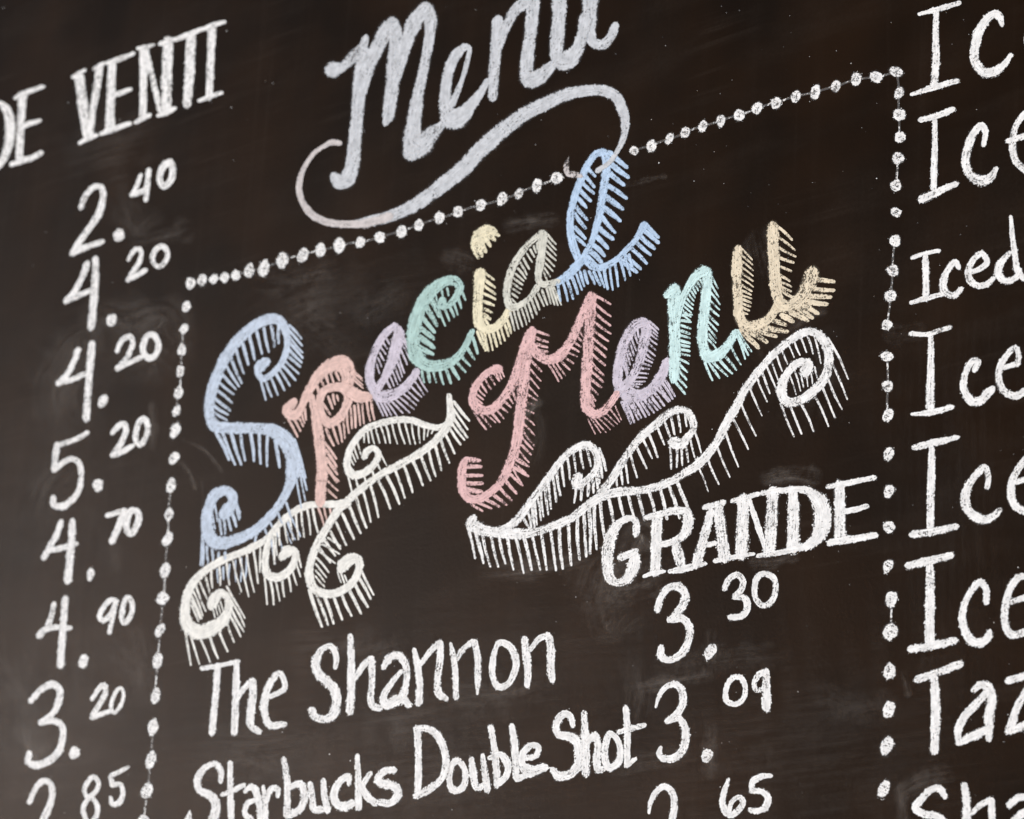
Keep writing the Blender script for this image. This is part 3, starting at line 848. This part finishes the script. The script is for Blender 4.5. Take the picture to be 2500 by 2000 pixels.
glyph("490,1250,40 490,1450,50 500,1760,50/425,1520,40 520,1480,45 600,1440,40")
glyph("615,1490,35 670,1450,50 710,1500,55 735,1600,55 745,1760,50/720,1560,40 640,1590,45 615,1680,45 660,1725,60")
glyph("770,1450,30 785,1580,50 785,1760,50/790,1580,40 840,1470,50 890,1470,50 890,1530,40")
glyph("940,1220,50 970,1400,55 970,1550,55 965,1690,60/990,1460,50 1080,1430,60 1115,1530,65 1080,1640,60 980,1690,60")
glyph("1165,1430,50 1180,1540,55 1200,1640,65 1270,1640,60/1275,1400,45 1285,1540,55 1310,1650,60")
glyph("1490,1430,40 1490,1360,45 1420,1400,55 1365,1510,60 1390,1600,70 1460,1620,70 1525,1590,60")
glyph("1560,1190,40 1570,1400,55 1570,1630,55/1670,1340,45 1600,1440,45/1590,1440,55 1640,1530,60 1710,1590,60")
glyph("1870,1310,55 1790,1320,60 1730,1400,60 1800,1430,70 1890,1460,70 1900,1530,75 1830,1590,60 1740,1580,60")
crop(900, 1500, 625)
glyph("410,970,60 420,1200,55 415,1500,60/400,960,50 480,960,55 560,1000,60 630,1120,65 650,1260,60 610,1390,55 500,1480,65 400,1530,60")
glyph("w50 740,1230 800,1290,50 815,1380,50 780,1470,60 710,1480,60 680,1400,50 700,1270,50 740,1230,50")
glyph("865,1220,50 880,1340,60 910,1460,60 970,1440,50/960,1190,40 980,1340,60 1000,1480,60")
glyph("1030,950,45 1060,1150,55 1075,1300,60 1080,1440,50/1020,1210,45 1110,1180,60 1170,1260,65 1160,1360,55 1080,1430,60")
glyph("1205,940,50 1230,1100,60 1240,1280,60 1250,1380,60 1330,1350,50")
glyph("1300,1210,50 1410,1190,50 1430,1120,50 1380,1100,50 1310,1150,55 1290,1250,60 1350,1320,100 1480,1290,70")
glyph("1720,940,40 1700,860,55 1640,840,60 1580,930,65 1600,1010,65 1720,1040,80 1780,1140,85 1770,1260,80 1690,1350,75 1600,1360,80 1550,1310,50")
glyph("1815,830,50 1825,1050,65 1830,1340,70/1840,1080,50 1910,1020,60 1930,1110,60 1920,1230,65 1940,1310,70 1980,1300,50")
glyph("w55 2030,1005 2000,1080,60 1990,1200,60 2020,1290,60 2090,1260,65 2120,1160,55 2090,1050,50 2030,1005,50")
crop(1400, 1500, 625)
glyph("440,790,50 455,950,55 450,1150,55 455,1270,50/385,990,45 480,965,50 595,935,45/455,1270,45 520,1220,35")

# ---- right-hand column of iced drinks
crop(1875, 0, 625)
part("drink_name", "white chalk letters Ic at the top right corner", 'white', 0.46)
glyph("1418,100,45 1412,300,55 1415,500,60 1400,720,60/1270,120,25 1430,80,45 1610,25,40/1210,795,30 1370,745,50 1595,680,45")
glyph("1970,210,40 1940,130,70 1890,125,65 1800,220,70 1745,380,75 1745,520,75 1820,610,75 1920,595,70 2000,530,50 2045,465,40")
glyph("2200,240,40 2172,330,36 2200,430,50")
part("drink_name", "white chalk letters Ice, second line of the right column", 'white', 0.44)
glyph("1405,1010,45 1405,1200,45 1400,1400,55 1395,1590,55/1285,1010,45 1410,980,50 1560,920,45/1290,1680,60 1420,1620,60 1580,1550,50")
glyph("1815,1220,40 1830,1110,50 1800,1060,60 1740,1110,60 1690,1220,70 1665,1350,70 1700,1470,70 1790,1520,85 1870,1500,70 1920,1420,40")
glyph("2020,1190,40 2150,1150,50 2240,1120,50/2200,930,50 2150,970,50 2080,1080,50 2060,1230,60 2090,1360,60 2190,1450,60")
crop(1875, 480, 625)
part("drink_name", "white chalk word Iced, the smallest of the right column", 'white', 0.44)
glyph("1325,490,45 1330,650,55 1330,860,55/1215,515,35 1320,480,35 1440,455,35/1205,895,35 1340,855,45 1480,820,35")
glyph("1605,600,40 1580,550,50 1520,610,50 1475,710,60 1490,800,65 1560,835,55 1625,780,45")
glyph("1700,640,40 1800,600,45 1845,550,50 1800,480,50 1740,520,50 1690,620,60 1700,700,60 1760,750,55 1840,740,50 1900,690,40")
glyph("2045,170,30 2060,350,45 2080,500,50 2100,620,55 2150,690,50/2040,470,40 1960,560,60 1940,650,65 2000,710,60 2090,680,50 2120,620,40")
part("drink_name", "white chalk letters Ice, just below the word Iced", 'white', 0.42)
glyph("1370,1160,40 1372,1300,50 1370,1500,65 1365,1725,70 1365,1780,75/1205,1155,40 1340,1160,40 1440,1130,40 1535,1100,40/1215,1834,30 1370,1819,50 1545,1774,45")
glyph("1740,1460,50 1770,1390,55 1730,1380,55 1670,1470,50 1645,1600,60 1665,1660,60 1720,1725,70 1790,1720,70 1840,1670,70 1890,1620,60")
glyph("1970,1445,40 2100,1410,45/2105,1400,45 2110,1330,48 2085,1270,45 2010,1340,50 1950,1450,60 1945,1550,60 1990,1640,60 2080,1680,60 2190,1620,55")
crop(1875, 900, 625)
part("drink_name", "white chalk letters Ice right of the E of GRANDE", 'white', 0.42)
glyph("1380,680,50 1375,900,65 1370,1100,65 1368,1340,60/1230,665,50 1400,625,60 1595,580,40/1215,1400,60 1400,1370,65 1585,1330,55")
glyph("1845,1000,45 1855,920,50 1825,830,55 1740,910,60 1670,1030,70 1660,1140,75 1720,1230,80 1820,1275,75 1900,1240,60 1955,1190,45")
glyph("2070,960,40 2220,920,60/2200,730,55 2150,790,55 2080,890,60 2045,1020,70 2070,1140,65 2190,1220,60")
crop(1875, 1300, 625)
part("drink_name", "white chalk letters Ice, lowest of the lines starting with I", 'white', 0.46)
glyph("1365,290,65 1365,500,75 1362,700,80 1360,920,80/1180,280,60 1370,235,65 1540,195,60/1200,985,60 1380,955,65 1575,910,60")
glyph("1840,590,50 1835,480,50 1790,420,55 1700,510,55 1640,660,60 1650,800,65 1710,910,75 1790,930,75 1850,890,60 1865,840,50")
glyph("2040,590,45 2200,540,50/2150,370,60 2110,380,60 2040,470,60 2000,620,65 1995,760,65 2050,860,65 2190,830,60")
crop(1875, 1500, 625)
part("drink_name", "white chalk letters Taz in the right column", 'white', 0.55)
glyph("1260,550,65 1430,490,65 1620,420,60/1400,530,65 1410,700,75 1410,950,75 1400,1150,70")
glyph("1730,635,50 1800,590,60 1860,620,75 1885,720,80 1860,850,75 1860,960,65 1860,1050,55/1840,660,60 1740,770,70 1640,880,65 1600,990,65 1610,1080,55/1610,1080,55 1740,1020,70 1870,960,60")
glyph("2020,560,60 2156,520,60 2240,500,60/2230,540,55 2100,780,60 2040,960,70/2030,985,60 2156,940,70 2230,910,70")
part("drink_name", "white chalk letters Sha at the bottom right corner", 'white', 0.55)
glyph("1490,1540,40 1450,1470,55 1370,1480,55 1290,1560,60 1240,1630,65 1310,1680,60 1420,1700,60 1500,1760,60")
glyph("1655,1440,55 1670,1580,65 1675,1760,75/1710,1680,40 1800,1600,50 1870,1570,60/1880,1570,60 1890,1760,60")
glyph("2030,1610,50 2100,1550,55 2200,1535,55/2200,1640,60 2090,1720,60 2050,1780,60")

# ---- dotted border
part("dotted_border", "white dots strung on a thin chalk line round the middle panel", 'white', 0.42)
DOTS = [(440, 300, 500, "107,1690,50,60 233,1655,45,65 352,1645,45,50 465,1625,45,55 583,1605,48,52 725,1560,52,75 885,1530,56,85 1075,1445,58,88 1288,1395,50,78 1478,1340,52,75 1675,1290,58,75 1893,1260,50,58 2098,1205,50,55"),
        (900, 300, 500, "345,1140,52,65 530,1078,48,62 747,1003,52,60 942,940,50,60 1178,865,48,62 1405,805,52,70 1583,745,42,58 1772,660,46,75 1980,580,58,58"),
        (1500, 100, 500, "208,1155,50,42 390,1105,46,65 577,1030,40,62 745,965,46,60 932,900,42,62 1120,840,44,62 1315,782,55,62 1503,710,50,65 1703,655,52,65 1912,585,48,65 2115,540,46,78"),
        (1875, 0, 625, "570,728,40,50 743,668,46,55 913,650,50,46 1080,606,55,40 1105,783,40,55 1105,968,52,45 1110,1157,42,48 1095,1333,52,48 1075,1563,45,48"),
        (1875, 480, 625, "1077,133,45,38 1070,372,45,50 1047,625,50,46 1033,835,48,50 1003,1083,40,45 1003,1347,52,40 1010,1597,43,48"),
        (1875, 900, 625, "1010,395,40,58 1018,717,42,60 1017,1037,40,58 1023,1337,48,48 1010,1660,40,58"),
        (1875, 1300, 625, "1037,563,50,66 1030,838,55,68 1025,1167,50,64"),
        (1875, 1500, 625, "1017,803,48,72 997,1107,50,80 975,1470,46,74"),
        (0, 380, 625, "1570,1273,33,50 1550,1460,33,45 1530,1635,35,48"),
        (0, 800, 625, "1518,368,32,50 1505,550,36,50 1487,700,32,50 1475,870,36,64 1463,1100,40,58 1443,1330,36,68 1423,1572,38,56"),
        (0, 1200, 625, "1412,400,38,66 1393,665,40,65 1370,900,46,56 1345,1172,35,62 1327,1427,42,68"),
        (0, 1500, 625, "1310,690,38,68 1285,950,42,70 1270,1225,38,78 1238,1485,44,68 1208,1735,45,45")]
chain = []
for x0, y0, w, s in DOTS:
    crop(x0, y0, w)
    for t in s.split():
        x, y, rx, ry = [float(v) for v in t.split(',')]
        dot(x, y, rx, ry, tilt=random.uniform(0.15, 0.5))
        chain.append((x0 + x * CR[2], y0 + y * CR[2]))
for a, b in zip(chain, chain[1:]):
    L = math.hypot(b[0] - a[0], b[1] - a[1])
    if L > 90 or (a[1] > 300 and a[0] > 2050 and random.random() < 0.4) or (a[0] < 470 and random.random() < 0.25):
        continue
    ink = Ink()
    ink.ribbon([(a[0], a[1], 5.5), ((a[0] + b[0]) / 2 + random.uniform(-2, 2), (a[1] + b[1]) / 2 + random.uniform(-2, 2), 5.0), (b[0], b[1], 5.5)],
               random.uniform(-0.55, -0.22), step=6.0)
    ink.make("guide_line", 'white', cur['part'])

# ---- rubbed chalk dust, specks and scratches on the paint, plus painted sheen
smears_and_sheen = [  # photo pixels: width, density, path
    (70, .10, "240,760 330,780"), (60, .10, "235,790 215,830 205,870"), (110, .09, "150,900 190,840 260,820"),
    (120, .10, "170,1030 150,960 180,900"), (95, .12, "330,790 400,770 420,800"), (100, .10, "300,890 380,850 410,870"),
    (60, .10, "300,500 330,560 360,540"), (40, .12, "330,590 430,570 450,560"), (90, .08, "100,1250 130,1180 190,1150"),
    (130, .08, "50,1800 90,1880 130,1840"), (60, .13, "60,1760 65,1810 90,1840"), (70, .10, "290,1600 330,1640 345,1690"),
    (55, .09, "330,1560 345,1640"), (40, .10, "270,1330 275,1370"), (80, .07, "20,1650 60,1700"),
    (140, .10, "480,1830 620,1840 760,1810"), (110, .10, "880,1760 980,1750 1080,1730"), (90, .10, "700,1590 820,1580 930,1560"),
    (60, .10, "600,1850 640,1870"), (80, .09, "900,1590 1000,1560"), (70, .11, "1100,1700 1250,1690 1330,1660"),
    (90, .13, "1460,1450 1480,1400 1560,1360"), (60, .16, "1490,1440 1560,1430 1620,1400"), (60, .15, "1540,1340 1560,1300 1580,1310"),
    (45, .20, "1190,1400 1300,1390 1440,1360"), (80, .08, "1460,1480 1480,1540 1540,1500"), (40, .22, "1880,1170 1930,1160 1980,1165"),
    (32, .20, "1850,1375 1890,1372 1930,1360"), (50, .10, "1290,1010 1300,1060 1290,1110"), (32, .22, "1285,1010 1305,990"),
    (60, .08, "1540,1620 1560,1700 1545,1760"), (26, .16, "1560,1680 1640,1665 1720,1650"), (34, .12, "1735,1560 1735,1640"),
    (36, .14, "1735,1790 1735,1880"), (60, .10, "1500,1870 1590,1855 1660,1840"), (50, .10, "1600,1640 1760,1610 1900,1600"),
    (55, .14, "2230,1920 2260,1905 2290,1900"), (24, .16, "2200,1930 2205,2000"), (20, .2, "2205,1650 2215,1690"),
    (60, .07, "2010,1700 2080,1730 2160,1720"), (30, .12, "1940,790 1970,770 2000,760"), (60, .10, "1860,600 1870,640"),
    (36, .16, "1250,550 1300,540 1340,535"), (150, .10, "700,760 760,730 820,720"), (120, .07, "760,800 800,830"), (40, .14, "1100,630 1130,640"),
    (16, .22, "372,990 376,1040 373,1090"), (10, .22, "430,1120 460,1150 475,1190"), (9, .16, "450,1075 500,1100 540,1150"),
    (8, .16, "493,1180 497,1230 492,1270"), (36, .1, "2180,820 2240,810"), (14, .2, "1530,450 1570,440 1620,430"),
    (50, .09, "650,690 720,690 800,660"), (60, .07, "900,760 960,720"), (160, .05, "1900,800 1960,900 1930,1000"),
    (420, .032, "-100,1980 300,1900 700,1850"), (420, .03, "500,1960 1000,1900 1500,1850"), (420, .03, "1300,1900 1900,1840 2500,1760"),  # broad veils from here: dust plus the board's lighter sheen, painted in as tone
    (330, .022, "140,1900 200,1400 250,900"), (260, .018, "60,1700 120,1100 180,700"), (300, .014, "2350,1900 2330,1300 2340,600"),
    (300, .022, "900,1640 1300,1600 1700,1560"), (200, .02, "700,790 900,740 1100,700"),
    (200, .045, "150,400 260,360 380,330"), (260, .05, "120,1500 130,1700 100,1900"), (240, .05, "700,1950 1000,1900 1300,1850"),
]
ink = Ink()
for w, d, s in smears_and_sheen:
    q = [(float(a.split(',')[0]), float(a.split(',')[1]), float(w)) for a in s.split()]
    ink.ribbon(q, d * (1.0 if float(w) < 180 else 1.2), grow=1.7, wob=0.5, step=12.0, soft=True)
sm = ink.make("chalk_smudges_and_sheen", 'white', board, "grey smudges of rubbed-out chalk, with broad veils of painted sheen", DUST_AND_SHEEN)
sm["kind"] = "stuff"
ink = Ink()
for i in range(1000):
    x, y = random.uniform(0, PW), random.uniform(0, PH)
    if noise.noise((x * 0.0035, y * 0.0035, 3.3)) < random.uniform(-0.45, 0.35):
        continue
    if random.random() > 0.30 + 0.7 * x / PW:
        continue
    s = random.choice((0.9, 1.1, 1.3, 1.6, 2.0)) * random.uniform(0.5, 1.0)
    lf = LIFT0
    a0 = random.uniform(0, 6.28)
    b0 = len(ink.v)
    for k in range(5):
        a = a0 + k * 1.2566
        rr = s * random.uniform(0.6, 1.2)
        ink.v.append(on_board(x + rr * math.cos(a), y + rr * math.sin(a), lf) - BASE)
        ink.e.append(0.0)
        ink.d.append(random.uniform(-0.45, 0.1))
        ink.s.append((a, 0, 0))
    ink.f.append(tuple(range(b0, b0 + 5)))
sp = ink.make("chalk_specks", 'white', board, "fine specks of fallen chalk dust")
sp["kind"] = "stuff"
